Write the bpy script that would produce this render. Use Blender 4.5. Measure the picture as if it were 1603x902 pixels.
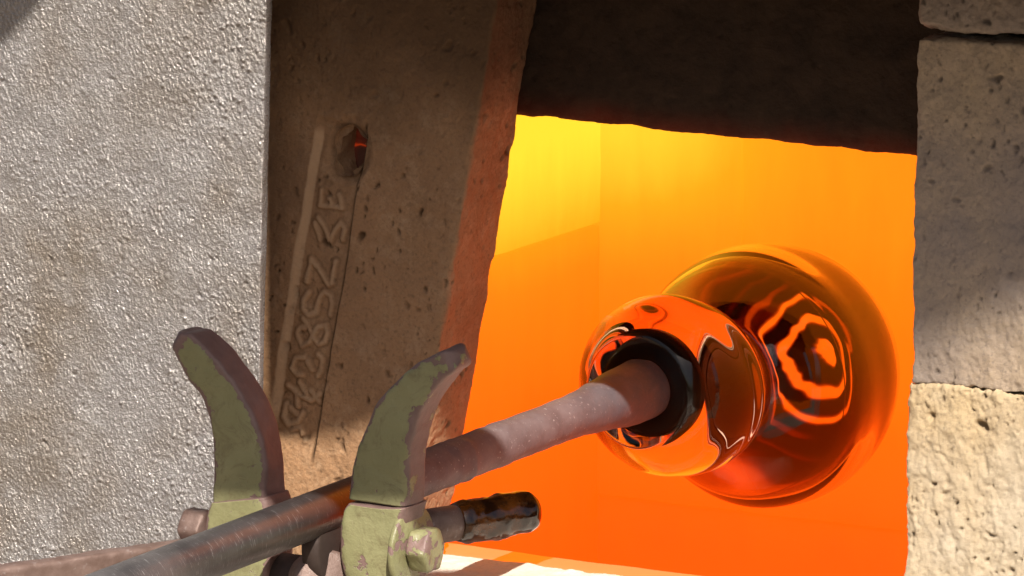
import bpy, bmesh, math, random
import numpy as np
from mathutils import Vector, Matrix

for o in list(bpy.data.objects): bpy.data.objects.remove(o)
S = bpy.context.scene
COL = S.collection

# ------------------------------------------------------------------ camera
TH, PI_ = math.radians(29.0), math.radians(10.5)      # camera stands right of the wall's normal, looks down
DIST = 3.2
K = 0.0004                                            # metres per photo pixel at the wall
CAMP = Vector((math.sin(TH)*math.cos(PI_), -math.cos(TH)*math.cos(PI_), math.sin(PI_)))*DIST
FWD = (-CAMP).normalized()
RGT = Vector((math.cos(TH), math.sin(TH), 0))
UPV = RGT.cross(FWD)
cd = bpy.data.cameras.new('camera'); cam = bpy.data.objects.new('camera', cd); COL.objects.link(cam)
cam.location = CAMP
cam.rotation_euler = FWD.to_track_quat('-Z', 'Y').to_euler()
cd.sensor_width = 36; cd.lens = 36/(1603*K/DIST)
cd.clip_start = 0.05; cd.clip_end = 100
S.camera = cam

# ------------------------------------------------------------------ sky, sun, exposure
AZ, EL = math.radians(35), math.radians(48)           # sun right of the wall's normal, above
SUND = Vector((math.sin(AZ)*math.cos(EL), -math.cos(AZ)*math.cos(EL), math.sin(EL)))
W = bpy.data.worlds.new('World'); S.world = W; W.use_nodes = True
wn = W.node_tree; bg = wn.nodes['Background']
sky = wn.nodes.new('ShaderNodeTexSky'); sky.sky_type = 'NISHITA'; sky.sun_disc = False
sky.sun_elevation = EL; sky.sun_rotation = math.atan2(SUND.x, SUND.y)
wn.links.new(sky.outputs[0], bg.inputs[0]); bg.inputs[1].default_value = 0.05
sky.dust_density = 3.0; sky.ozone_density = .6
sl = bpy.data.lights.new('sun', 'SUN'); sl.energy = 5.0; sl.angle = math.radians(0.55); sl.color = (1, .93, .82)
so = bpy.data.objects.new('sun', sl); COL.objects.link(so)
so.rotation_euler = (-SUND).to_track_quat('-Z', 'Y').to_euler(); so.location = SUND*3
S.view_settings.view_transform = 'Standard'; S.view_settings.look = 'None'
S.view_settings.exposure = 0.62; S.view_settings.gamma = 1
S.view_settings.use_curve_mapping = False
S.render.engine = 'CYCLES'
S.cycles.max_bounces = 16; S.cycles.transmission_bounces = 16; S.cycles.glossy_bounces = 8
S.cycles.caustics_refractive = True

# ------------------------------------------------------------------ helpers
def ray(px, py):
    return (FWD*DIST + RGT*((px-801.5)*K) - UPV*((py-451)*K))
def unp(px, py, y):
    d = ray(px, py); return CAMP + d*((y-CAMP.y)/d.y)
def unpz(px, py, z):
    d = ray(px, py); return CAMP + d*((z-CAMP.z)/d.z)
def proj(p):
    v = Vector(p)-CAMP; f = DIST/v.dot(FWD)
    return (801.5+v.dot(RGT)*f/K, 451-v.dot(UPV)*f/K)

def _h(i, j, k, s):
    n = (i*374761393 + j*668265263 + k*2147483647 + s*1274126177) & 0xffffffff
    n = ((n ^ (n >> 13))*1274126177) & 0xffffffff
    n = ((n ^ (n >> 15))*2246822519) & 0xffffffff
    return ((n ^ (n >> 16)) & 0xffffff)/float(0xffffff)
def vnoise(P, sc, seed=0):
    Q = np.asarray(P, float)*sc + 1000.0
    I = np.floor(Q).astype(np.int64); F = Q-I; F = F*F*(3-2*F)
    r = 0
    for a in (0, 1):
        for b in (0, 1):
            for c in (0, 1):
                w = (F[:, 0] if a else 1-F[:, 0])*(F[:, 1] if b else 1-F[:, 1])*(F[:, 2] if c else 1-F[:, 2])
                r = r + w*_h(I[:, 0]+a, I[:, 1]+b, I[:, 2]+c, seed)
    return r*2-1
def fbm(P, sc, oc=4, seed=0, g=.5):
    r = 0; a = 1
    for o in range(oc):
        r = r + a*vnoise(P, sc*2**o, seed+o*7); a *= g
    return r
def cells(P, sc, seed=0):
    Q = np.asarray(P, float)*sc + 1000.0
    I = np.floor(Q).astype(np.int64)
    best = np.full(len(Q), 9.); rid = np.zeros(len(Q))
    for a in (-1, 0, 1):
        for b in (-1, 0, 1):
            for c in (-1, 0, 1):
                i, j, k = I[:, 0]+a, I[:, 1]+b, I[:, 2]+c
                d = np.sqrt((i+_h(i, j, k, seed)-Q[:, 0])**2+(j+_h(i, j, k, seed+1)-Q[:, 1])**2+(k+_h(i, j, k, seed+2)-Q[:, 2])**2)
                m = d < best
                best = np.where(m, d, best); rid = np.where(m, _h(i, j, k, seed+3), rid)
    return best, rid
def pits(P, sc, seed, frac, el=(1, 1, 1)):
    """irregular holes of mixed size, 0..1 deep"""
    Q = P*np.array(el); w = .45/sc
    Q = Q+w*np.stack([fbm(P, sc*.9, 2, seed+101), fbm(P, sc*.9, 2, seed+111), fbm(P, sc*.9, 2, seed+121)], 1)
    c, rid = cells(Q, sc, seed)
    R = np.clip((rid-(1-frac))/frac, 0, 1)
    return sst(.12+.30*R, .02+.10*R, c)*(R > 0)*(.35+.65*R)*(.25+.75*sst(-.35, .35, fbm(P, 24, 3, seed+131)))
def sst(a, b, x):
    t = np.clip((x-a)/(b-a), 0, 1); return t*t*(3-2*t)

def mesh_np(name, V, F, mat, parent=None, smooth=True, attrs=None):
    me = bpy.data.meshes.new(name)
    me.from_pydata(np.asarray(V).tolist(), [], F.tolist() if hasattr(F, 'tolist') else F)
    if smooth: me.polygons.foreach_set('use_smooth', [True]*len(me.polygons))
    for an, av in (attrs or {}).items():
        a = me.attributes.new(an, 'FLOAT', 'POINT'); a.data.foreach_set('value', np.asarray(av, np.float32))
    me.materials.append(mat); me.update()
    o = bpy.data.objects.new(name, me); COL.objects.link(o)
    if parent: o.parent = parent
    return o
def empty(name, loc, label, cat, group=None):
    o = bpy.data.objects.new(name, None); COL.objects.link(o); o.location = loc
    o.empty_display_size = .02
    tag(o, label, cat, group); return o
def tag(o, label, cat, group=None):
    o['label'] = label; o['category'] = cat
    if group: o['group'] = group
    return o

def rough_box(name, dims, disp, mat, parent=None, sp=.001, fine=('-y', '+x'), r=.004, chip=.6, seed=0, cut=None, coarse=.012, attrf=None):
    """a closed stone block: rounded, chipped edges, every fine face a displaced grid. disp(P, N) gives height in metres"""
    h = np.array(dims)/2; Vs = []; Fs = []; base = 0; Os = []
    for ax in range(3):
        for sgn in (-1, 1):
            key = ('-' if sgn < 0 else '+')+'xyz'[ax]
            s = sp if key in fine else coarse
            a, b = [i for i in range(3) if i != ax]
            na, nb = max(2, int(round(2*h[a]/s)))+1, max(2, int(round(2*h[b]/s)))+1
            A, B = np.meshgrid(np.linspace(-h[a], h[a], na), np.linspace(-h[b], h[b], nb), indexing='ij')
            P = np.zeros((na*nb, 3)); P[:, ax] = sgn*h[ax]; P[:, a] = A.ravel(); P[:, b] = B.ravel()
            idx = np.arange(na*nb).reshape(na, nb)
            q = np.stack([idx[:-1, :-1], idx[1:, :-1], idx[1:, 1:], idx[:-1, 1:]], -1).reshape(-1, 4)
            flip = (sgn > 0) == (ax == 1)
            if flip: q = q[:, ::-1]
            Vs.append(P); Fs.append(q+base); base += len(P)
    P = np.concatenate(Vs); F = np.concatenate(Fs)
    key = np.round(P*2e5).astype(np.int64)
    _, first, inv = np.unique(key, axis=0, return_index=True, return_inverse=True)
    P = P[first]; F = inv.ravel()[F]
    rr = r*(1+chip*fbm(P, 60, 3, seed+50)+chip*.8*np.clip(fbm(P, 25, 2, seed+60), 0, 1)*2)
    rr = np.clip(rr, .0006, min(dims)*.35)[:, None]
    Q = np.clip(P, -(h-rr), h-rr)
    d = P-Q; L = np.linalg.norm(d, axis=1, keepdims=True); N = d/np.maximum(L, 1e-9)
    X = Q+N*rr
    at = attrf(X, N) if attrf else None
    X = X+N*disp(X, N)[:, None]
    if cut is not None:
        c = P[F].mean(1); F = F[~cut(c)]
    return mesh_np(name, X, F, mat, parent, attrs=at)

# ---- node helpers
class NT:
    def __init__(s, name):
        s.m = bpy.data.materials.new(name); s.m.use_nodes = True
        s.t = s.m.node_tree; s.b = s.t.nodes['Principled BSDF']; s.out = s.t.nodes['Material Output']
        s.tc = s.t.nodes.new('ShaderNodeTexCoord').outputs['Object']
    def n(s, ty, **kw):
        x = s.t.nodes.new(ty)
        for k, v in kw.items(): setattr(x, k, v)
        return x
    def lk(s, a, b): s.t.links.new(a, b)
    def put(s, sock, v):
        if hasattr(v, 'is_output'): s.lk(v, sock)
        elif isinstance(v, tuple) and len(v) == 3 and sock.type == 'RGBA': sock.default_value = (*v, 1)
        else: sock.default_value = v
    def noise(s, scale, detail=4, rough=.55, vec=None, dist=0):
        x = s.n('ShaderNodeTexNoise'); s.lk(vec or s.tc, x.inputs['Vector'])
        x.inputs['Scale'].default_value = scale; x.inputs['Detail'].default_value = detail
        x.inputs['Roughness'].default_value = rough; x.inputs['Distortion'].default_value = dist
        return x.outputs['Fac']
    def voro(s, scale, feature='F1', vec=None, out='Distance'):
        x = s.n('ShaderNodeTexVoronoi', feature=feature); s.lk(vec or s.tc, x.inputs['Vector'])
        x.inputs['Scale'].default_value = scale; return x.outputs[out]
    def mapv(s, scale):
        x = s.n('ShaderNodeMapping'); s.lk(s.tc, x.inputs[0]); x.inputs['Scale'].default_value = scale; return x.outputs[0]
    def ramp(s, f, stops):
        x = s.n('ShaderNodeValToRGB'); e = x.color_ramp.elements
        while len(e) < len(stops): e.new(.5)
        for el, (p, c) in zip(e, stops):
            el.position = p; el.color = (*c, 1) if isinstance(c, tuple) else (c, c, c, 1)
        s.lk(f, x.inputs[0]); return x.outputs[0]
    def mix(s, f, a, b, mode='MIX'):
        x = s.n('ShaderNodeMix', data_type='RGBA', blend_type=mode)
        s.put(x.inputs[0], f); s.put(x.inputs[6], a); s.put(x.inputs[7], b); return x.outputs[2]
    def math(s, op, a, b=0., c=None):
        x = s.n('ShaderNodeMath', operation=op); s.put(x.inputs[0], a); s.put(x.inputs[1], b)
        if c is not None: s.put(x.inputs[2], c)
        return x.outputs[0]
    def attr(s, name):
        x = s.n('ShaderNodeAttribute'); x.attribute_name = name; return x.outputs['Fac']
    def sep(s):
        x = s.n('ShaderNodeSeparateXYZ'); s.lk(s.tc, x.inputs[0]); return x.outputs
    def bump(s, h, dist=.001, st=1., prev=None):
        x = s.n('ShaderNodeBump'); x.inputs['Distance'].default_value = dist; x.inputs['Strength'].default_value = st
        s.lk(h, x.inputs['Height'])
        if prev: s.lk(prev, x.inputs['Normal'])
        return x.outputs[0]
    def fin(s, col=None, rough=None, metal=None, nor=None, spec=None, **kw):
        for k, v in (('Base Color', col), ('Roughness', rough), ('Metallic', metal), ('Normal', nor), ('Specular IOR Level', spec)):
            if v is not None: s.put(s.b.inputs[k], v)
        for k, v in kw.items(): s.put(s.b.inputs[k.replace('_', ' ')], v)
        return s.m

# ------------------------------------------------------------------ materials
def mat_brick(name, base, dark, pale, stain=None, bumpd=.0012):
    t = NT(name)
    c = t.mix(t.ramp(t.noise(14, 5), [(.3, 0.), (.7, 1.)]), base, dark)
    c = t.mix(t.ramp(t.noise(55, 5, .7), [(.5, 0.), (.75, .7)]), c, pale)
    c = t.mix(t.ramp(t.voro(170), [(.0, .75), (.22, 0.)]), c, tuple(x*.35 for x in dark))
    c = t.mix(t.ramp(t.noise(330, 4, .7), [(.5, 0.), (.68, .6)]), c, tuple(x*.55 for x in dark))
    c = t.mix(t.math('MULTIPLY', t.noise(700, 2), .35), c, pale)
    c = t.mix(t.ramp(t.noise(5, 4, .6), [(.42, 0.), (.68, .75)]), c, stain or tuple(x*.7 for x in dark))
    c = t.mix(t.attr('dirt_shade'), c, tuple(x*.30 for x in dark)); c = t.mix(t.math('MULTIPLY', t.attr('worn'), .75), c, pale)
    nb = t.bump(t.noise(420, 5, .7), bumpd, .7)
    return t.fin(c, .92, 0., nb, .25)
M_block = mat_brick('fired_brown_refractory', (.41, .22, .108), (.22, .115, .055), (.55, .37, .23), (.27, .155, .09))
M_pillar = mat_brick('grey_cream_refractory_brick', (.40, .305, .21), (.26, .205, .175), (.50, .37, .235), (.22, .185, .18))
M_pale = mat_brick('pale_refractory_brick', (.47, .39, .295), (.38, .31, .24), (.54, .46, .35), (.42, .33, .23))
M_ochre = mat_brick('ochre_refractory_brick', (.47, .345, .195), (.37, .26, .155), (.55, .44, .29), (.45, .39, .31))
M_lintel = mat_brick('sooty_refractory', (.036, .019, .011), (.022, .012, .008), (.05, .028, .018))
M_sill = mat_brick('white_refractory', (.78, .74, .66), (.70, .65, .56), (.84, .80, .74), bumpd=.0006)

# ------------------------------------------------------------------ furnace chamber (glows with its own heat)
YB = .50
def mat_hot(name, kind):
    t = NT(name)
    g = t.n('ShaderNodeNewGeometry'); sp = t.n('ShaderNodeSeparateXYZ'); t.lk(g.outputs['Position'], sp.inputs[0])
    x, y, z = sp.outputs
    # heat: hottest where the burner plays, up left; cooler towards the floor
    hz = t.n('ShaderNodeMapRange', interpolation_type='SMOOTHSTEP'); t.lk(z, hz.inputs[0]); hz.inputs[1].default_value = -.36; hz.inputs[2].default_value = .0
    gx = t.math('POWER', t.math('MULTIPLY', t.math('ADD', x, .20), 1/.13), 2.); gz = t.math('POWER', t.math('MULTIPLY', t.math('SUBTRACT', z, .04), 1/.085), 2.)
    gg = t.math('POWER', 2.718, t.math('MULTIPLY', t.math('ADD', gx, gz), -1.))
    v = t.math('MULTIPLY_ADD', hz.outputs[0], .56, t.math('MULTIPLY', gg, .38))
    v = t.math('MULTIPLY_ADD', t.math('SUBTRACT', t.noise(9, 3), .5), .10, v)
    v = t.math('MULTIPLY_ADD', t.math('SUBTRACT', t.noise(7, 5, .7, t.mapv((5, 5, 1.2))), .5), .10, v)
    if kind: v = t.math('ADD', v, kind)
    c = t.ramp(v, [(0., (1.35, .095, .002)), (.25, (1.35, .135, .002)), (.5, (1.35, .21, .004)), (.72, (1.35, .36, .008)), (1., (1.35, .72, .035))])
    e = t.bump(t.noise(160, 5, .7), .001, .3)
    return t.fin((.14, .09, .06), .9, 0., e, .2, Emission_Color=c, Emission_Strength=.72)
fur = empty('furnace_chamber', (0, .3, -.2), 'glowing orange hot chamber seen through the furnace opening', 'furnace')
def slab(name, c, d, mat, parent, sp=.02, r=.002, amp=.0006, seed=0):
    o = rough_box(name, d, lambda P, N: amp*fbm(P, 40, 3, seed), mat, parent, sp=sp, fine=('-y', '+x', '-x', '+z', '-z'), r=r, chip=.3, seed=seed)
    o.location = Vector(c)-(parent.location if parent else Vector((0, 0, 0))); return o
XL = unp(942, 500, YB).x
# back wall of hot panels (vertical joint), side wall of courses, floor, roof, far side
xj = unp(1158, 300, YB).x
def wallpiece(name, x0, x1, y0, y1, z0, z1, mat, seed):
    return slab(name, ((x0+x1)/2, (y0+y1)/2, (z0+z1)/2), (x1-x0, y1-y0, z1-z0), mat, fur, seed=seed)
zt, zb = .24, -.34
HOT0 = mat_hot('hot_wall', 0.); HOT1 = mat_hot('hot_wall_upper', .09); HOTM = mat_hot('hot_wall_middle', -.045); HOT2 = mat_hot('hot_wall_lower', -.05); HOTL = mat_hot('hot_hearth', .26)
z2 = unp(1200, 808, YB).z
wallpiece('back_panel', XL-.03, xj-.0006, YB, YB+.06, z2, zt, HOT0, 1)
wallpiece('back_panel', xj+.0006, .36, YB+.0015, YB+.06, z2, zt, HOT0, 2)
wallpiece('back_panel', XL-.03, .36, YB+.002, YB+.06, zb, z2-.001, HOT2, 3)
za = unp(942, 350, YB).z; zc = unp(942, 612, YB).z
wallpiece('side_panel', XL-.06, XL, .075, YB-.001, za+.0005, zt, HOT1, 4)
wallpiece('side_panel', XL-.06, XL-.001, .075, YB-.001, zc+.0005, za-.0005, HOTM, 5)
wallpiece('side_panel', XL-.06, XL-.002, .075, YB-.001, zb, zc-.0005, HOT2, 6)
wallpiece('side_panel', .361, .42, .14, YB+.05, zb, zt, HOT0, 7)
wallpiece('chamber_roof', XL-.06, .42, .14, YB+.06, zt+.001, zt+.06, HOT0, 8)
wallpiece('chamber_floor', XL-.06, .42, .10, YB+.06, zb-.06, zb-.001, HOT2, 9)

# ------------------------------------------------------------------ sunlit yard floor the furnace stands on, below the frame
t = NT('yard_concrete'); cg = t.mix(t.noise(3, 5), (.26, .20, .14), (.20, .155, .11)); M_yard = t.fin(cg, .9, 0., t.bump(t.noise(60, 5), .004, .5), .2)
yv_, xv_ = np.meshgrid(np.linspace(-9, .6, 25), np.linspace(-7, 7, 29), indexing='ij')
vv = np.stack([xv_.ravel(), yv_.ravel(), np.full(xv_.size, -1.05)], 1); ii = np.arange(xv_.size).reshape(xv_.shape)
mesh_np('ground', vv, np.stack([ii[:-1, :-1], ii[:-1, 1:], ii[1:, 1:], ii[1:, :-1]], -1).reshape(-1, 4), M_yard)['kind'] = 'structure'
# ------------------------------------------------------------------ sill
ZS = unp(720, 868, .055).z
def d_sill(P, N): return .0009*fbm(P, 90, 4, 3)-.0010*pits(P, 200, 5, .3)
sill = rough_box('hearth_sill', (.62, .30, .06), d_sill, M_sill, sp=.0014, fine=('+z', '+y'), r=.0025, chip=.7, seed=5)
sill.location = (.16, .055-.15, ZS-.03)
tag(sill, 'white sunlit refractory sill along the bottom of the furnace opening', 'sill')
lip = slab('hearth_lip', (.13, .055+.0205, ZS-.034), (.52, .04, .06), HOTL, fur, seed=12)

# ------------------------------------------------------------------ lintel
LA, LB = unp(812, 180, .06), unp(1425, 245, .06)
zl = (LA.z+LB.z)/2; lrot = math.atan2(LB.z-LA.z, LB.x-LA.x)
def d_lin(P, N): return .0010*fbm(P, 55, 5, 11, .6)-.0016*pits(P, 130, 8, .3)
lin = rough_box('lintel_block', (.62, .10, .26), d_lin, M_lintel, sp=.0016, fine=('-y', '-z'), r=.003, chip=.6, seed=9)
t = NT('sooty_refractory_painted_glow'); zz = t.sep()[2]
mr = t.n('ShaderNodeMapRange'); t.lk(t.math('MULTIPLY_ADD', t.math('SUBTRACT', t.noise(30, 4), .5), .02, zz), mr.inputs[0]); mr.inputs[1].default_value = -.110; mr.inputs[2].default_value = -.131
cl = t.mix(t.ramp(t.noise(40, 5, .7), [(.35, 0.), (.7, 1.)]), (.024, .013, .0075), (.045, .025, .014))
lin.data.materials[0] = t.fin(cl, .92, 0., t.bump(t.noise(300, 5, .7), .0014, .8), .25, Emission_Color=(1., .06, .004), Emission_Strength=t.math('MULTIPLY', t.math('POWER', mr.outputs[0], 2.), .022))  # painted red glow along the lower edge, standing in for glare
lin.rotation_euler = (0, -lrot, 0)
lin.location = ((LA.x+LB.x)/2, .06+.05, zl+.13)
tag(lin, 'dark sooty lintel block across the top of the opening', 'lintel')

# ------------------------------------------------------------------ right pillar of bricks
pil = empty('brick_pillar', (.36, .05, ZS), 'pale pitted brick pillar right of the opening, shaded above and sunlit below', 'pillar')
def d_pil(seed, am):
    def f(P, N):
        return am*(.0012*fbm(P*np.array([1, 1, .6]), 80, 5, seed+9, .68)-.0018*pits(P, 230, seed, .75, (1, 1, .6))-.0030*pits(P, 95, seed+3, .34)+.0012*fbm(P, 16, 2, seed+20))
    return f
def brick(x0, x1, zt_, zb_, seed, am, y0=0., rot=0, r=.0045, mat=None):
    o = rough_box('brick', (x1-x0, .11, zt_-zb_), d_pil(seed, am), mat or M_pillar, pil, sp=.0009, fine=('-y', '-x', '+z', '-z'), r=r, chip=.75, seed=seed,
                  attrf=lambda P, N: {'dirt_shade': .8*np.maximum(pits(P, 230, seed, .75, (1, 1, .6)), pits(P, 95, seed+3, .34))})
    o.location = Vector(((x0+x1)/2, y0+.055, (zt_+zb_)/2))-pil.location; o.rotation_euler = (0, 0, rot); return o
xe = unp(1427, 400, 0).x
zp = [unp(1427, v, 0).z for v in (46, 58, 599.6, 600, 693, 694)]
brick(xe-.0005, xe+.115, zp[0]+.07, zp[0], 21, 1.)
brick(xe+.0015, xe+.115, zp[1], zp[2], 22, .9, r=.002)
brick(xe-.001, xe+.115, zp[3], zp[5]-.13, 24, 1.5, -.0004, r=.0016, mat=M_ochre)

# ------------------------------------------------------------------ leaning block with cast numerals
E0, E1 = unp(779, 0, 0), unp(662, 700, 0)
beta = math.atan2(E0.x-E1.x, E0.z-E1.z)               # lean to the right at the top
BW, BH, BD = .25, .56, .054
RB = Matrix.Rotation(beta, 3, 'Y')
edge_mid = (E0+E1)/2
cent = edge_mid + RB @ Vector((-BW/2, 0, 0)); cent.y = BD/2
def loc2(px, py):
    v = RB.inverted() @ (unp(px, py, 0)-cent); return v.x, v.z
uL = (loc2(500, 210)[0]+loc2(430, 610)[0])/2; uR = (loc2(570, 200)[0]+loc2(498, 670)[0])/2
vT = loc2(535, 195)[1]; vB = loc2(465, 700)[1]
hu, hv = loc2(546, 238)
# strokes of the worn cast characters, as they stand in the photograph (polylines in photo pixels)
GL = [[(500, 300), (497, 322)], [(512, 312), (519, 324)], [(528, 306), (533, 325)], [(497, 322), (533, 326)],
      [(489, 349), (497, 376)], [(494, 342), (503, 356), (513, 378)], [(513, 378), (522, 360), (530, 351), (536, 358), (533, 376)],
      [(477, 442), (484, 408)], [(484, 408), (495, 420), (511, 446)], [(516, 444), (522, 410)],
      [(480, 459), (472, 470), (472, 484), (480, 494), (490, 490), (493, 478)], [(493, 478), (498, 466), (505, 458), (514, 464), (517, 478), (513, 494)],
      [(472, 500), (480, 512)], [(466, 516), (463, 528), (470, 541), (481, 536), (488, 524), (480, 513), (468, 514)], [(488, 524), (496, 512), (506, 510), (511, 522), (506, 536), (497, 540), (489, 530)],
      [(474, 560), (461, 562), (455, 576), (462, 587), (472, 588)], [(480, 566), (486, 580)], [(495, 557), (502, 564), (501, 580), (494, 590)],
      [(448, 604), (462, 618), (484, 628), (496, 618)], [(466, 600), (476, 616)], [(461, 616), (463, 636)], [(484, 612), (496, 630)],
      [(446, 634), (440, 652), (448, 664), (464, 662), (470, 648)], [(452, 640), (462, 650)], [(455, 672), (468, 670), (476, 690)]]
SEG = []
for pl in GL:
    q = [loc2(*p) for p in pl]
    SEG += list(zip(q[:-1], q[1:]))
def blk_fields(P, N):
    u, v = P[:, 0], P[:, 2]
    fr = sst(.6, .95, -N[:, 1]); wob = .0007*vnoise(P, 45, 71)
    ch = sst(uL-.0026, uL+.0030, u+wob)*(1-sst(uR-.0010, uR+.0008, u+wob))*sst(vB-.004, vB+.012, v)*(1-sst(vT-.004, vT+.003, v))
    lw = sst(uL-.0036, uL-.0020, u+wob)*(1-sst(uL+.0022, uL+.0034, u+wob))*sst(vB, vB+.012, v)*(1-sst(vT-.012, vT-.004, v))
    dm = np.full(len(P), 1.)
    near = (N[:, 1] < -.5)&(u > uL-.01)&(u < uR+.01)
    pu, pv = u[near]+.0006*vnoise(P[near], 160, 5), v[near]+.0006*vnoise(P[near], 160, 6)
    dd = np.full(len(pu), 1.)
    for (a, b) in SEG:
        ax, az = a; bx, bz = b; L2 = (bx-ax)**2+(bz-az)**2+1e-12
        tt = np.clip(((pu-ax)*(bx-ax)+(pv-az)*(bz-az))/L2, 0, 1)
        dd = np.minimum(dd, np.hypot(pu-ax-tt*(bx-ax), pv-az-tt*(bz-az)))
    dm[near] = dd
    sc = sst(.0017, .0005, np.abs(u-uR-.0002+wob))*sst(vB-.012, vB, v)*(1-sst(vT+.002, vT+.008, v))
    rh = np.hypot((u-hu)/.0135, (v-hv)/.0175)+.25*fbm(P, 90, 3, 77)
    return fr, ch, dm, sc, rh, lw
def d_block(P, N):
    h = .0007*fbm(P, 80, 5, 33, .62)+.0010*fbm(P, 12, 2, 40)-.0017*pits(P, 185, 31, .75, (1, 1, .6))-.0028*pits(P, 90, 37, .35)
    fr, ch, dm, sc, rh, lw = blk_fields(P, N)
    let = sst(.0030, .0006, dm)*(.62+.38*vnoise(P, 90, 88))
    return h-fr*(.0032*ch+.003*sst(1.35, .8, rh)+.0016*sc)+fr*.0027*let
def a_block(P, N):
    fr, ch, dm, sc, rh, lw = blk_fields(P, N)
    g = sst(.0018, .0026, dm)*(1-sst(.0030, .0044, dm))*.42
    d = fr*np.clip(.95*sc+g*(.5+.8*np.clip(fbm(P, 60, 3, 66), 0, 1))+.35*sst(1.25, .9, rh), 0, 1)
    d = np.maximum(d, .95*np.maximum(pits(P, 185, 31, .75, (1, 1, .6)), pits(P, 90, 37, .35)))
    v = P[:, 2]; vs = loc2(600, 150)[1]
    d = np.maximum(d, .86*sst(vs-.055, vs+.050, v+.020*fbm(P, 16, 4, 93)))  # painted shade: block darkens towards its top with a noisy edge
    return {'dirt_shade': d, 'worn': fr*np.clip(lw*.8+.5*sst(.0020, .0008, dm), 0, 1)}
def cut_block(c):
    n = .22*fbm(c, 110, 3, 78)
    return (c[:, 1] < -BD/2+1e-5)&(np.hypot((c[:, 0]-hu)/.0112, (c[:, 2]-hv)/.0145)+n < .95)
blk = empty('leaning_block', cent, 'brown refractory block leaning left of the opening, worn cast numerals in a groove', 'block')
blk.rotation_euler = RB.to_euler()
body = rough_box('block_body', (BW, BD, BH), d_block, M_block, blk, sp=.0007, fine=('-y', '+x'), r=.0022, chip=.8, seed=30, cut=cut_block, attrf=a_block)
# bore of the hole, red hot behind
th = np.linspace(0, 2*math.pi, 41)[:-1]; Vb = []; rings = 9
for k in range(rings):
    f = k/(rings-1)
    for a in th:
        n = 1+.12*math.sin(3*a+1)+.08*math.sin(5*a+k*.7)
        Vb.append((hu+math.cos(a)*.0130*n*(1-.25*f), -BD/2+.0032+f*.030, hv+math.sin(a)*.0168*n*(1-.2*f)))
Fb = [[k*40+i, (k+1)*40+i, (k+1)*40+(i+1) % 40, k*40+(i+1) % 40] for k in range(rings-1) for i in range(40)]
mesh_np('hole_bore', Vb, Fb, M_block, blk)
t = NT('red_hot_core')
cc = t.ramp(t.noise(48, 1, .5, None, .6), [(.42, (.012, .001, .001)), (.50, (.12, .006, .001)), (.53, (.9, .06, .003)), (.545, (.08, .004, .001)), (.60, (.008, .001, .001))])
M_red = t.fin((.12, .05, .03), .9, 0., None, .2, Emission_Color=cc, Emission_Strength=.22)
rough_box('hot_plug', (.030, .006, .036), lambda P, N: .002*fbm(P, 120, 4, 90), M_red, blk, sp=.0012, fine=('-y',), r=.003, seed=91, coarse=.004).location = (hu, -BD/2+.027, hv)

# ------------------------------------------------------------------ shield board, left
YS = -.05
t = NT('silvered_grit_coating')
n1 = t.ramp(t.noise(9, 4), [(.45, 0.), (.68, 1.)])
c = t.mix(n1, (.34, .32, .318), (.255, .215, .18))
c = t.mix(t.ramp(t.noise(60, 4, .6), [(.45, 0.), (.75, .6)]), c, (.42, .40, .395))
c = t.mix(t.ramp(t.voro(240), [(0., .9), (.16, 0.)]), c, (.05, .045, .05))
nb = t.bump(t.noise(800, 3, .6), .0013, 1.)
M_board = t.fin(c, t.ramp(t.noise(300, 3), [(.3, .16), (.7, .32)]), .5, nb, .8)
S0, S1 = unp(418, 0, YS), unp(404, 600, YS)
def d_board(P, N):
    fr = sst(.5, .95, -N[:, 1])
    Q = P*np.array([1, 1, .62])
    # sheared so grains run slightly down-right as on the real coating
    Q = P*np.array([1, .5, .50]); Q[:, 0] += .30*P[:, 2]; Q = Q+.0006*np.stack([vnoise(P, 300, 4), vnoise(P, 300, 5), vnoise(P, 300, 6)], 1)
    c, rid = cells(Q, 570, 41); c2, r2 = cells(P, 230, 45)
    patch = sst(-.1, .7, fbm(P, 11, 2, 61))
    g = .0018*(1-np.clip(c/.66, 0, 1))*(.35+.65*rid)*(.65+.45*patch)+.0016*sst(.40, .1, c2)*(r2 > .90-.22*patch)*(.5+.7*patch)-.0016*pits(P, 120, 48, .20)
    return fr*(g+.0005*fbm(P, 50, 3, 43)+.0012*fbm(P, 9, 2, 47))+(1-fr)*.0004*fbm(P, 120, 3, 44)
bd_h, bd_w = .52, .24
brd = rough_box('shield_board', (bd_w, .007, bd_h), d_board, M_board, sp=.00058, fine=('-y', '+x'), r=.0012, chip=.5, seed=40)
srot = math.atan2(S0.x-S1.x, S0.z-S1.z)
brd.rotation_euler = (0, srot, 0)
mid = (S0+S1)/2
brd.location = mid + Matrix.Rotation(srot, 3, 'Y') @ Vector((-bd_w/2, 0, -.02)) + Vector((0, .0035, 0))
tag(brd, 'grey silvery gritty heat shield board filling the left side', 'heat shield')

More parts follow.
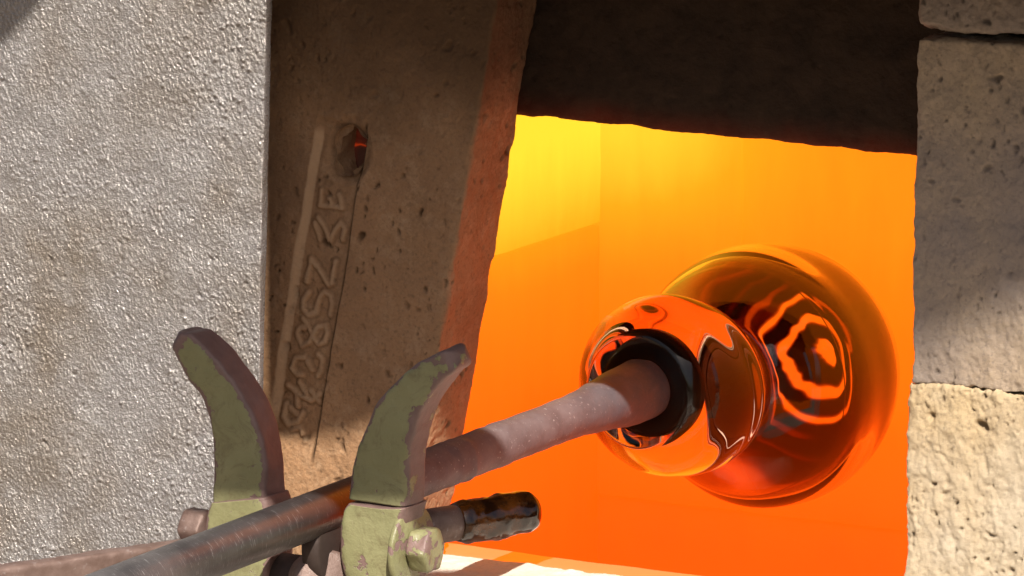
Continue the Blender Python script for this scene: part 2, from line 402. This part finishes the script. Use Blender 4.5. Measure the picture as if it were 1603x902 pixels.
# ------------------------------------------------------------------ pipe rest with two green hooks
YH = -.27; TK = .024
def mat_paint(name, rust_edge, lowz):
    t = NT(name)
    e = t.attr('edge')
    n = t.noise(70, 6, .65)
    green = t.mix(t.ramp(t.noise(22, 5, .65), [(.35, 0.), (.7, 1.)]), (.27, .26, .135), (.21, .204, .098))
    green = t.mix(t.ramp(t.noise(55, 6, .75, None, 1.5), [(.50, 0.), (.68, .75)]), green, (.15, .12, .062))
    green = t.mix(t.ramp(t.noise(8, 3, .6, t.mapv((160, 160, 14))), [(.66, 0.), (.74, .45)]), green, (.36, .34, .22))
    rust = t.mix(t.noise(110, 5), (.125, .075, .066), (.25, .16, .145))
    f = t.math('ADD', t.math('MULTIPLY', t.math('SUBTRACT', n, .5), 1.7), t.math('MULTIPLY', e, rust_edge))
    f = t.math('ADD', f, t.math('MULTIPLY', t.math('SUBTRACT', t.noise(190, 3, .6), .5), .5))
    f = t.ramp(f, [(.24, 0.), (.28, 1.)])
    c = t.mix(f, green, rust)
    c = t.mix(t.ramp(t.voro(330), [(0., .8), (.10, 0.)]), c, (.07, .04, .03))
    h = t.math('SUBTRACT', t.noise(150, 4), t.math('MULTIPLY', f, .5))
    nb = t.bump(h, .0012, .6)
    nb = t.bump(t.noise(900, 3), .0003, .5, nb)
    return t.fin(c, t.mix(f, (.42,)*3, (.55,)*3), 0., nb, .5)
M_hookL = mat_paint('chipped_green_paint_rusty_edges', .62, 0)
M_hookR = mat_paint('chipped_green_paint', .46, 0)
t = NT('rusty_steel')
c = t.mix(t.ramp(t.noise(50, 6, .65), [(.35, 0.), (.65, 1.)]), (.13, .08, .065), (.22, .15, .13))
c = t.mix(t.ramp(t.noise(260, 3), [(.6, 0.), (.72, .7)]), c, (.30, .25, .24))
M_rust = t.fin(c, .55, .25, t.bump(t.noise(300, 5, .7), .0008, .6), .5)
yoke = empty('pipe_rest', unp(480, 990, YH+TK/2), 'green painted iron pipe rest with two curved hooks holding the blowpipe', 'pipe rest')
def catmull(pts, n):
    pts = np.array(pts, float); P = np.vstack([2*pts[0]-pts[1], pts, 2*pts[-1]-pts[-2]])
    out = []
    m = len(pts)-1
    for i in range(m):
        k = n
        for j in range(k):
            u = j/k; a, b, c_, d = P[i], P[i+1], P[i+2], P[i+3]
            out.append(.5*((2*b)+(-a+c_)*u+(2*a-5*b+4*c_-d)*u*u+(-a+3*b-3*c_+d)*u**3))
    out.append(pts[-1]); return np.array(out)
def sweep_hook(name, st, mat, seed, tk=TK, tip_r=.95, yo=0.):
    L = catmull([list(unp(*s[0], YH)) for s in st], 12); R = catmull([list(unp(*s[1], YH)) for s in st], 12)
    m = 56; V = []; E = []
    n = len(L)
    for i in range(n):
        c = (L[i]+R[i])/2; ax = (R[i]-L[i])/2; w = np.linalg.norm(ax); ax = ax/w
        th_ = tk/2; shrink = 1.
        for k in range(m):
            a = 2*math.pi*k/m; ca, sa = math.cos(a), math.sin(a)
            p = 2/9.                                   # rounded rectangle section
            x = math.copysign(abs(ca)**p, ca); y = math.copysign(abs(sa)**p, sa)
            V.append(c+ax*(x*w)+np.array([0, yo+th_+y*th_, 0]))
            E.append(max(0, 1-(1-abs(x))*w/.0045) if abs(y) > .9 else 1.)
    F = [[i*m+k, i*m+(k+1) % m, (i+1)*m+(k+1) % m, (i+1)*m+k] for i in range(n-1) for k in range(m)]
    # rounded tip: rings shrinking outwards past the first station
    c0 = (L[0]+R[0])/2; dr = c0-(L[2]+R[2])/2; dr = dr/np.linalg.norm(dr); w0 = np.linalg.norm(R[0]-L[0])/2
    ring0 = np.array(V[:m]); prev = list(range(m)); cm = ring0.mean(0)
    for q in range(1, 7):
        a = q/7*math.pi/2; b = len(V)
        for k in range(m):
            V.append(cm+(ring0[k]-cm)*math.cos(a)+dr*w0*tip_r*math.sin(a)); E.append(1.)
        F += [[prev[(k+1) % m], prev[k], b+k, b+(k+1) % m] for k in range(m)]
        prev = list(range(b, b+m))
    V.append(cm+dr*w0*tip_r); E.append(1.); F += [[prev[(k+1) % m], prev[k], len(V)-1] for k in range(m)]
    F.append(list(range((n-1)*m, n*m)))
    V = np.array(V); nn = fbm(V, 60, 3, seed)
    V = V+np.stack([.0009*nn, .0007*fbm(V, 55, 3, seed+5), .0008*fbm(V, 60, 3, seed+9)], 1)
    E = np.array(E)
    if tip_r > .3: E = np.maximum(E, 1.05*sst(.020, .010, np.linalg.norm(V-np.array(cm)-np.array(dr)*w0*tip_r, axis=1)))
    o = mesh_np(name, V-np.array(yoke.location), F, mat, yoke, attrs={'edge': E})
    bm = bmesh.new(); bm.from_mesh(o.data); bmesh.ops.recalc_face_normals(bm, faces=bm.faces); bm.to_mesh(o.data); bm.free()
    return o
hl = sweep_hook('hook', [((270, 552), (286, 523)), ((276, 566), (301, 526)), ((291, 590), (325, 549)), ((312, 620), (356, 586)), ((325, 655), (382, 625)),
      ((332, 695), (401, 669)), ((334, 740), (412, 716)), ((332, 790), (415, 765)), ((330, 835), (415, 815)), ((326, 880), (416, 870)), ((322, 930), (416, 925))], M_hookL, 3)
hl['label'] = 'left hook curling away, with rusty inner edge'
hr = sweep_hook('hook', [((688, 549), (703, 586)), ((672, 558), (691, 594)), ((645, 574), (672, 620)), ((614, 602), (654, 652)), ((586, 634), (642, 687)), ((567, 672), (637, 725)),
      ((553, 709), (636, 755)), ((546, 742), (636, 778)), ((544, 780), (635, 795))], M_hookR, 13)
hr['label'] = 'right hook in front of the pipe'
# sockets below the hooks
sr = sweep_hook('socket', [((546, 788), (637, 797)), ((538, 800), (635, 808)), ((534, 830), (631, 838)), ((535, 865), (629, 872)), ((540, 895), (627, 900)), ((552, 925), (618, 926))], M_hookR, 17, TK+.006, .05, -.0035)
sq = sweep_hook('socket', [((331, 786), (420, 780)), ((327, 800), (424, 795)), ((324, 840), (424, 835)), ((325, 880), (424, 875)), ((330, 915), (420, 912))], M_hookL, 18, TK+.006, .05, -.0035)
# hexagon nuts with washers
def lathe(name, prof, mat, parent, org, axis, n=48, disp=None, cap=True, attrs=None):
    """prof: list of (distance along axis, radius)"""
    ax = Vector(axis).normalized(); q = ax.to_track_quat('Z', 'Y').to_matrix()
    V = []; m = len(prof)
    for (s_, r_) in prof:
        for k in range(n):
            a = 2*math.pi*k/n; V.append(q @ Vector((r_*math.cos(a), r_*math.sin(a), s_)))
    F = [[i*n+k, i*n+(k+1) % n, (i+1)*n+(k+1) % n, (i+1)*n+k] for i in range(m-1) for k in range(n)]
    if cap: F.append(list(range(n))[::-1]); F.append(list(range((m-1)*n, m*n)))
    V = np.array([list(v) for v in V])
    if disp is not None: V = V+disp(V)
    po = parent.location if parent else Vector((0, 0, 0))
    o = mesh_np(name, V, F, mat, parent)
    o.location = Vector(org)-po
    return o
def nut(c, rad, ln, mat, sgn, seed):
    bm = bmesh.new()
    q = [(rad*math.cos(math.pi/3*k), rad*math.sin(math.pi/3*k)) for k in range(6)]
    a = [bm.verts.new((0, y, z)) for y, z in q]; b = [bm.verts.new((sgn*ln, y, z)) for y, z in q]
    bm.faces.new(a[::-1]); bm.faces.new(b)
    for k in range(6): bm.faces.new((a[k], a[(k+1) % 6], b[(k+1) % 6], b[k]))
    bmesh.ops.recalc_face_normals(bm, faces=bm.faces)
    bmesh.ops.bevel(bm, geom=list(bm.edges), offset=rad*.16, segments=3, affect='EDGES', profile=.5)
    bmesh.ops.triangulate(bm, faces=bm.faces); bmesh.ops.subdivide_edges(bm, edges=bm.edges, cuts=3, use_grid_fill=True)
    P = np.array([v.co[:] for v in bm.verts]); n3 = fbm(P, 110, 3, seed)*.0007; n4 = fbm(P, 110, 3, seed+3)*.0007
    for v, i, j in zip(bm.verts, n3, n4): v.co += Vector((i, j, i-j))
    for f in bm.faces: f.smooth = True
    me = bpy.data.meshes.new('nut'); bm.to_mesh(me); bm.free(); me.materials.append(mat)
    a = me.attributes.new('edge', 'FLOAT', 'POINT'); a.data.foreach_set('value', np.full(len(me.vertices), .28, np.float32))
    o = bpy.data.objects.new('nut', me); COL.objects.link(o); o.parent = yoke; o.location = Vector(c)-yoke.location
    return o
YM = YH+TK/2
nr = unp(643, 858, YM); nut(nr+Vector((.003, 0, 0)), .0140, .0130, M_hookL, 1, 5)
nl = unp(322, 822, YM); nut(nl+Vector((.002, 0, -.002)), .0120, .0150, M_rust, -1, 6)
M_dark = NT('blackened_iron'); 
cdk = M_dark.mix(M_dark.noise(80, 5), (.03, .022, .02), (.075, .05, .042)); M_dark = M_dark.fin(cdk, .6, .3, M_dark.bump(M_dark.noise(260, 4), .0006, .5), .4)
lathe('washer', [(0, .024), (.0008, .025), (.0032, .025), (.004, .024)], M_hookR, yoke, nr-Vector((.0016, 0, 0)), (1, 0, 0)).data.attributes.new('edge', 'FLOAT', 'POINT').data.foreach_set('value', np.full(192, .3, np.float32))
xr = unp(536, 840, YM).x
lathe('washer', [(0, .024), (.001, .027), (.011, .027), (.012, .024)], M_dark, yoke, (xr-.0125, YM, unp(536, 850, YM).z), (1, 0, 0))
xl2 = unp(424, 850, YM).x
zc_ = unp(480, 905, YM).z
lathe('cross_bar', [(0, .013), (xr-xl2, .013)], M_dark, yoke, (xl2, YM, zc_), (1, 0, 0), disp=lambda V: .0005*np.stack([fbm(V, 90, 3, 1), fbm(V, 90, 3, 2), fbm(V, 90, 3, 4)], 1))
lathe('pivot_boss', [(0, .0165), (.002, .019), (.020, .019), (.022, .0165)], M_rust, yoke, (unp(475, 900, YM-.02).x, YM-.004, zc_-.001), (.75, -.65, .25), disp=lambda V: .0006*np.stack([fbm(V, 90, 3, 1), fbm(V, 90, 3, 2), fbm(V, 90, 3, 4)], 1))
# arm running to the lower left
def bar(name, A, d, ln, wd, ht, mat, parent, seed):
    o = rough_box(name, (ln, wd, ht), lambda P, N: .0005*fbm(P, 80, 4, seed), mat, parent, sp=.0015, fine=('-y', '+z', '+x', '+y'), r=.0025, chip=.35, seed=seed)
    d = Vector(d).normalized(); ang = math.atan2(d.y, d.x)
    o.rotation_euler = (0, 0, ang)
    o.location = Vector(A)+d*ln/2+Vector((0, 0, -ht/2))+Vector((-math.sin(ang), math.cos(ang), 0))*wd/2-parent.location
    return o
ph = math.radians(62)
A1 = unp(330, 843, YM)
bar('support_arm', A1-Vector((math.cos(ph), math.sin(ph), 0))*.30, (math.cos(ph), math.sin(ph), 0), .30, .012, .035, M_rust, yoke, 19)

# ------------------------------------------------------------------ rod end crusted with glass
t = NT('amber_glass_crust')
c = t.mix(t.ramp(t.noise(55, 5, .6), [(.40, 0.), (.62, 1.)]), (.030, .010, .004), (.20, .062, .010))
c = t.mix(t.ramp(t.noise(90, 4, .6), [(.68, 0.), (.74, .5)]), c, (.20, .16, .15))
M_crust = t.fin(c, t.ramp(t.noise(60, 4), [(.4, .03), (.65, .22)]), 0., t.bump(t.noise(70, 3, .5), .003, .28), .5, Coat_Weight=.45, Coat_Roughness=.03, Transmission_Weight=.25)
R0 = unp(645, 828, -.235); dphi = Vector((math.cos(ph), math.sin(ph), 0))
rod = empty('iron_rod', R0, 'short iron rod behind the right hook, end crusted with dark amber glass', 'rod')
rr0 = .0106
lathe('rod_core', [(-.03, rr0), (.062, rr0)], M_rust, rod, R0, dphi, disp=lambda V: .0004*np.stack([fbm(V, 120, 3, 1), fbm(V, 120, 3, 2), fbm(V, 120, 3, 4)], 1))
LEN = (unp(848, 806, -.16)-R0).dot(dphi)
pr = []
for i in range(80):
    f = i/79
    s_ = LEN*(.34+.66*f)
    r_ = rr0+.0022*(1-math.exp(-f*14))
    e = max(0, (f-.84)/.16); r_ *= math.sqrt(max(.0, 1-(.985*e)**2)) if e > 0 else 1
    pr.append((s_, max(r_, .0015)))
def d_crust(V):
    ax = np.array(dphi); s_ = V@ax; rad = V-np.outer(s_, ax); rn = rad/np.maximum(np.linalg.norm(rad, axis=1, keepdims=True), 1e-6)
    c1, r1 = cells(V, 120, 66)
    return rn*(.0011*fbm(V, 60, 3, 55)+.0007*sst(.55, .1, c1)*(r1 > .5))[:, None]
lathe('glass_crust', pr, M_crust, rod, R0, dphi, n=90, disp=d_crust)

# ------------------------------------------------------------------ blowpipe
PA, PB = unp(510, 799, YM), None
PX, PZ = PA.x, PA.z
def on_axis(px):                                       # y on the pipe axis whose image column is px
    lo, hi = -1.2, .6
    for _ in range(60):
        m_ = (lo+hi)/2
        if proj((PX, m_, PZ))[0] < px: lo = m_
        else: hi = m_
    return (lo+hi)/2
t = NT('worn_polished_steel')
sc = t.noise(6, 4, .7, t.mapv((45, 420, 45))); sd = t.noise(30, 5, .6)
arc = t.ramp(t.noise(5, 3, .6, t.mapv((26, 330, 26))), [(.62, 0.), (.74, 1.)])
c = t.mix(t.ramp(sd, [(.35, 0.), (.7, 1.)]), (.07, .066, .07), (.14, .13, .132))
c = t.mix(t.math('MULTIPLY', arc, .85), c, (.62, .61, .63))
M_steel = t.fin(c, t.ramp(sc, [(.3, .42), (.7, .30)]), .22, t.bump(sc, .0002, .5), .5)
t = NT('oxidised_pipe_nose')
c = t.mix(t.ramp(t.noise(45, 6, .65), [(.35, 0.), (.68, 1.)]), (.105, .078, .082), (.17, .135, .14))
c = t.mix(t.ramp(t.noise(500, 2), [(.66, 0.), (.72, .7)]), c, (.42, .38, .38))
yv = t.sep()[1]
ash = t.n('ShaderNodeMapRange'); t.lk(yv, ash.inputs[0]); ash.inputs[1].default_value = on_axis(860); ash.inputs[2].default_value = on_axis(960)
c = t.mix(t.math('MULTIPLY', ash.outputs[0], t.ramp(t.noise(70, 5, .7), [(.3, .35), (.6, .95)])), c, (.062, .076, .096))
c = t.mix(t.ramp(t.voro(260), [(0., .8), (.14, 0.)]), c, (.09, .08, .08))
M_ox = t.fin(c, .6, .15, t.bump(t.noise(420, 5, .7), .0007, .6), .45)
pipe = empty('blowpipe', (PX, YM, PZ), 'iron blowpipe running from the lower left into the glass', 'blowpipe')
RP = .0136
y_a, y_ring, y_fl, y_end = on_axis(120)-.25, on_axis(716), on_axis(880), on_axis(1008)
yj = on_axis(575)
lathe('steel_tube', [(y_a, RP), (yj, RP)], M_steel, pipe, (PX, 0, PZ), (0, 1, 0), n=72)
pf = [(yj, RP*.985)]
for i in range(1, 24): pf.append((yj+(y_ring-yj)*i/24, RP*(.985 if i < 20 else 1.0)))
pf += [(y_ring, RP*1.03), (y_ring+.0015, RP*1.03), (y_ring+.0025, RP*.995)]
for i in range(1, 40):
    f = i/40; yy = y_ring+.0025+(y_end-y_ring-.0025)*f
    g = max(0, (yy-y_fl)/(y_end-y_fl)); g = g*g*(3-2*g)
    pf.append((yy, RP*(.995+.50*g)))
pf += [(y_end, RP*1.49), (y_end+.0012, RP*1.44), (y_end+.003, RP*1.3), (y_end+.0034, .006)]
lathe('pipe_nose', pf, M_ox, pipe, (PX, 0, PZ), (0, 1, 0), n=72, disp=lambda V: np.stack([.0006*fbm(V, 120, 4, 2), .0005*fbm(V, 140, 3, 12), .0006*fbm(V, 120, 4, 8)], 1))

# ------------------------------------------------------------------ blown glass bubble with collar
YC, YBALL = on_axis(1052), on_axis(1200)
RC = 147*K*(1+YC*.86/3.2); RBL = 209*K*(1+YBALL*.86/3.2)
def mat_glass(name, tint, dens, ior=1.5):
    t = NT(name); t.t.nodes.remove(t.b)
    g = t.n('ShaderNodeBsdfGlass'); g.inputs['IOR'].default_value = ior; g.inputs['Roughness'].default_value = 0
    g.inputs['Color'].default_value = (1, 1, 1, 1)
    a = t.n('ShaderNodeVolumeAbsorption'); a.inputs['Color'].default_value = (*tint, 1); a.inputs['Density'].default_value = dens
    t.lk(g.outputs[0], t.out.inputs['Surface']); t.lk(a.outputs[0], t.out.inputs['Volume']); return t.m
M_glass = mat_glass('hot_amber_glass', (.82, .50, .25), 6, 1.44)
M_layer = mat_glass('refraction_dark_glass', (.44, .09, .02), 2500, 1.12)  # absorbing shell that stands in for refracted darkness
t = NT('black_iron_scale')
M_head = t.fin((.006, .005, .005), .25, 0., t.bump(t.noise(120, 4), .0006, .4), .03)
lathe('pipe_head', [(y_end+.0026, .010), (y_end+.0030, .0300), (y_end+.005, .0335), (y_end+.010, .0345), (y_end+.020, .0310), (y_end+.030, .018), (y_end+.032, .004)], M_head, pipe, (PX, 0, PZ), (0, 1, 0), n=96,
      disp=lambda V: .0003*np.stack([vnoise(V, 40, 2), 0*V[:, 0], vnoise(V, 40, 8)], 1))
glass = empty('glass_bubble', (PX, YBALL, PZ), 'round blown glass bubble with collar on the pipe end, against the orange glow', 'glass')
sag = -.023
prof = []
# glass closes on the pipe nose and swells into the collar
rs = RC*.60; ysph = YC-RC*math.cos(math.asin(.60))
for i in range(18):
    f = i/17; prof.append((y_end-.0005+(ysph-y_end+.0005)*math.sin(f*math.pi/2)**.8, RP*1.40+(rs-RP*1.40)*f))
yF, rF = prof[-1]
def ball(y): return max(0, RBL*RBL-(y-YBALL)**2)**.5
a0 = math.asin(min(1, rF/RC)); shift = yF-(YC-RC*math.cos(a0))
for i in range(1, 31):                                  # front half of the collar
    a = a0+(math.pi/2-a0)*i/30
    prof.append((YC-RC*math.cos(a)+shift*(1-i/30), RC*math.sin(a)))
for i in range(1, 61):                                  # collar flows into the ball through a filleted neck
    y = YC+(YBALL-YC)*i/60; ca = max(0, RC*RC-(y-YC)**2)**.5; cb = ball(y); kf = .045
    h = max(kf-abs(ca-cb), 0)/kf; prof.append((y, max(ca, cb)+h*h*kf/4))
for i in range(1, 70):
    a = math.pi/2+(math.pi/2)*i/70
    rr_ = RBL*(1+.004*math.sin(a*13)*math.cos(a))
    prof.append((YBALL-rr_*math.cos(a), rr_*math.sin(a)))
prof.append((YBALL+RBL, 0.0004))
nA = 128
def ring_mesh(prof, nA, flip, dispf=None):
    V = []; F = []
    for (y, r) in prof:
        for k in range(nA):
            a = 2*math.pi*k/nA; V.append((r*math.cos(a), y-YBALL, r*math.sin(a)))
    m = len(prof)
    for i in range(m-1):
        for k in range(nA):
            q = [i*nA+k, i*nA+(k+1) % nA, (i+1)*nA+(k+1) % nA, (i+1)*nA+k]
            F.append(q if flip else q[::-1])
    a = list(range(nA)); b = list(range((m-1)*nA, m*nA))
    F.append(a[::-1] if flip else a); F.append(b if flip else b[::-1])
    V = np.array(V)
    if dispf is not None: V = V+dispf(V)
    return V, F
def sagf(V):
    s = sst(YC-RC-YBALL, .0, V[:, 1]); o = np.zeros_like(V); o[:, 2] = sag*s
    o[:, 0] += .0012*vnoise(V, 16, 3)*s; o[:, 2] += .0012*vnoise(V, 16, 4)*s; return o
def cords(V):                                           # faint cords wound round the gather as the pipe turned
    an = np.arctan2(V[:, 2], V[:, 0]); rr = np.hypot(V[:, 0], V[:, 2])
    Q = np.stack([np.cos(an)*.9, V[:, 1]*58+.7*np.sin(an+.6), np.sin(an)*.9], 1)
    k = .0011*vnoise(Q, 1.0, 71)*sst(.024, .034, rr)*(.35+.65*sst(.02, -.07, V[:, 1]))
    return sagf(V)+np.stack([np.cos(an)*k, 0*k, np.sin(an)*k], 1)
V1, F1 = ring_mesh(prof, nA, False, cords)
# inner bubble
pin = []
RI = RBL*.955; YI = YBALL
for i in range(0, 131):
    a = .004+(math.pi-.008)*i/130
    rr_ = RI*(1+.012*math.sin(a*7)*math.sin(a))
    pin.append((YI-rr_*math.cos(a), max(.0003, rr_*math.sin(a))))
V2, F2 = ring_mesh(pin, nA, True, sagf)
V = np.vstack([V1, V2]); F = F1+[[i+len(V1) for i in f] for f in F2]
go = mesh_np('glass_body', V, F, M_glass, glass)
# added dark shell whose rings stand in for refraction in the bubble
nT, nP = 200, 256
TT, PP = np.meshgrid(np.linspace(.004, math.radians(116), nT), np.linspace(0, 2*math.pi, nP, endpoint=False), indexing='ij')
dirs = np.stack([np.sin(TT)*np.cos(PP), np.cos(TT), np.sin(TT)*np.sin(PP)], -1).reshape(-1, 3)
th_ = np.degrees(TT.ravel()); ph_ = PP.ravel()
lf = sst(-.2, .9, np.cos(ph_-math.radians(190)))       # side towards the collar: closer, rippled folds
wv = .9*np.sin(2*ph_+1.)+.8*np.sin(3*ph_+2.2)+.5*np.sin(5*ph_+.4+th_*.05)+.45*np.sin(7*ph_+th_*.12)+lf*(.5*np.sin(12*ph_+th_*.3)+.25*np.sin(19*ph_))
w = th_+np.clip(th_/16, 0, 1.6)*wv*.95+.6*vnoise(dirs, 9, 6)*np.clip(th_/16, 0, 1)
def band(a, b, k=1.3): return sst(a-k, a+k, w)*(1-sst(b-k, b+k, w))
def sec(c, wd): return sst(math.cos(math.radians(wd)), math.cos(math.radians(wd*.5)), np.cos(ph_-math.radians(c)))
gap = np.maximum(band(36.5, 40.5, 1.), 0)*np.maximum(sec(150, 60), sec(235, 50))+.8*band(48, 51.5, 1.5)*np.maximum(sec(110, 55), sec(255, 45))
flow = fbm(np.stack([w/13+.8*np.sin(ph_+.5), np.cos(ph_)*.9, np.sin(ph_)*.9], 1), 1.0, 3, 15)
lay = .0034*band(7, 14)+.0034*band(19.5, 26.5)+.0038*band(31, 112, 2.)*(1-.6*np.clip(gap, 0, 1))*(.50+.50*sst(-.5, .25, flow))*(1-.88*sst(40, 80, w))
lay = np.maximum(lay, .00012)
RO = RI*.975
Vo = dirs*RO; Vi = dirs*(RO-lay)[:, None]
idx = np.arange(nT*nP).reshape(nT, nP); nx = np.roll(idx, -1, 1)
q = np.stack([idx[:-1], nx[:-1], nx[1:], idx[1:]], -1).reshape(-1, 4); N0 = nT*nP
Fl = q.tolist()+(q[:, ::-1]+N0).tolist()
Fl += [[int(idx[-1, k]), int(nx[-1, k]), int(nx[-1, k])+N0, int(idx[-1, k])+N0] for k in range(nP)]
Fl += [[int(idx[0, k]), int(idx[0, k])+N0, int(nx[0, k])+N0, int(nx[0, k])] for k in range(nP)]
VL = np.vstack([Vo, Vi]); VL = VL+sagf(VL)
lo = mesh_np('refraction_shell', VL, Fl, M_layer, glass)
bm = bmesh.new(); bm.from_mesh(lo.data); bmesh.ops.recalc_face_normals(bm, faces=bm.faces); bm.to_mesh(lo.data); bm.free()

# ------------------------------------------------------------------ unseen blockers added and cut to shape sun and sky light
E1S = Vector((math.cos(AZ), math.sin(AZ), 0)); E2S = SUND.cross(E1S)*1.0
if E2S.z < 0: E2S = -E2S
def ss(p): return (Vector(p).dot(E1S), Vector(p).dot(E2S))
M_blocker = NT('blocker_grey'); M_blocker = M_blocker.fin((.12, .11, .10), .7, .0)  # plain finish of the added light blockers
def shade(name, pts, mat, th=.012):
    """an unseen sun blocker given by its outline as the sun sees it: (across, up, distance towards the sun)"""
    lo = [E1S*a+E2S*b+SUND*l for a, b, l in pts]; n = len(lo)
    V = [list(p) for p in lo]+[list(p+SUND*th) for p in lo]
    F = [list(range(n))[::-1], list(range(n, 2*n))]+[[i, (i+1) % n, n+(i+1) % n, n+i] for i in range(n)]
    o = mesh_np(name, V, F, mat, smooth=False); o['kind'] = 'structure'; return o
shade('wall_sun_blocker', [(a, b, .85+7*(a+.1495)) for a, b in ((-.1495, 0.), (-.104, -.019), (-.03, -.030), (.0, -.015), (.04, .025), (.09, .055), (.14, .03), (.19, -.08), (.226, -.130), (.36, -.140), (.9, -.15), (.9, .6), (-.1495, .6))], M_blocker)  # added unseen blocker, outline cut for the shadow on block, lintel and pillar
top_blocker = slab('overhead_blocker', (.30, -.055, .318), (.74, .18, .18), M_lintel, None, sp=.03, seed=77); top_blocker['kind'] = 'structure'  # unseen box added to darken the block's top and the lintel
shade('hook_sun_blocker', [(-.26, -.105, .95), (-.035, -.096, .95), (-.028, -.097, .95), (.0, -.125, .95), (.03, -.150, .95), (.03, -.302, .95), (-.26, -.172, .95)], M_blocker)  # added unseen strip that keeps sun off the hooks and part of the pipe
shade('sky_blocker', [(a, b, .95) for a, b in ((-.1, .30), (-.25, .30), (-.284, .216), (-.33, .206), (-1.5, .1), (-1.5, 2.5), (2., 2.5), (2., .30))], M_blocker)  # added unseen sheet that cuts skylight and darkens the board's corner

# ------------------------------------------------------------------ pieces of parts go one level deeper
def under(child, par):
    child.location = child.location-par.location; child.parent = par
ch = {}
for o in yoke.children: ch.setdefault(o.name.split('.')[0], []).append(o)
for nm in ('nut', 'washer'):
    for o in ch[nm]: under(o, sr if (o.location+yoke.location).x > unp(480, 850, YM).x else sq)
for o in list(blk.children):
    if o is not body: under(o, body)
for par_, a_, b_ in ((pipe, 'pipe_head', 'pipe_nose'), (glass, 'refraction_shell', 'glass_body'), (rod, 'glass_crust', 'rod_core')):
    k_ = {o.name.split('.')[0]: o for o in par_.children}; under(k_[a_], k_[b_])
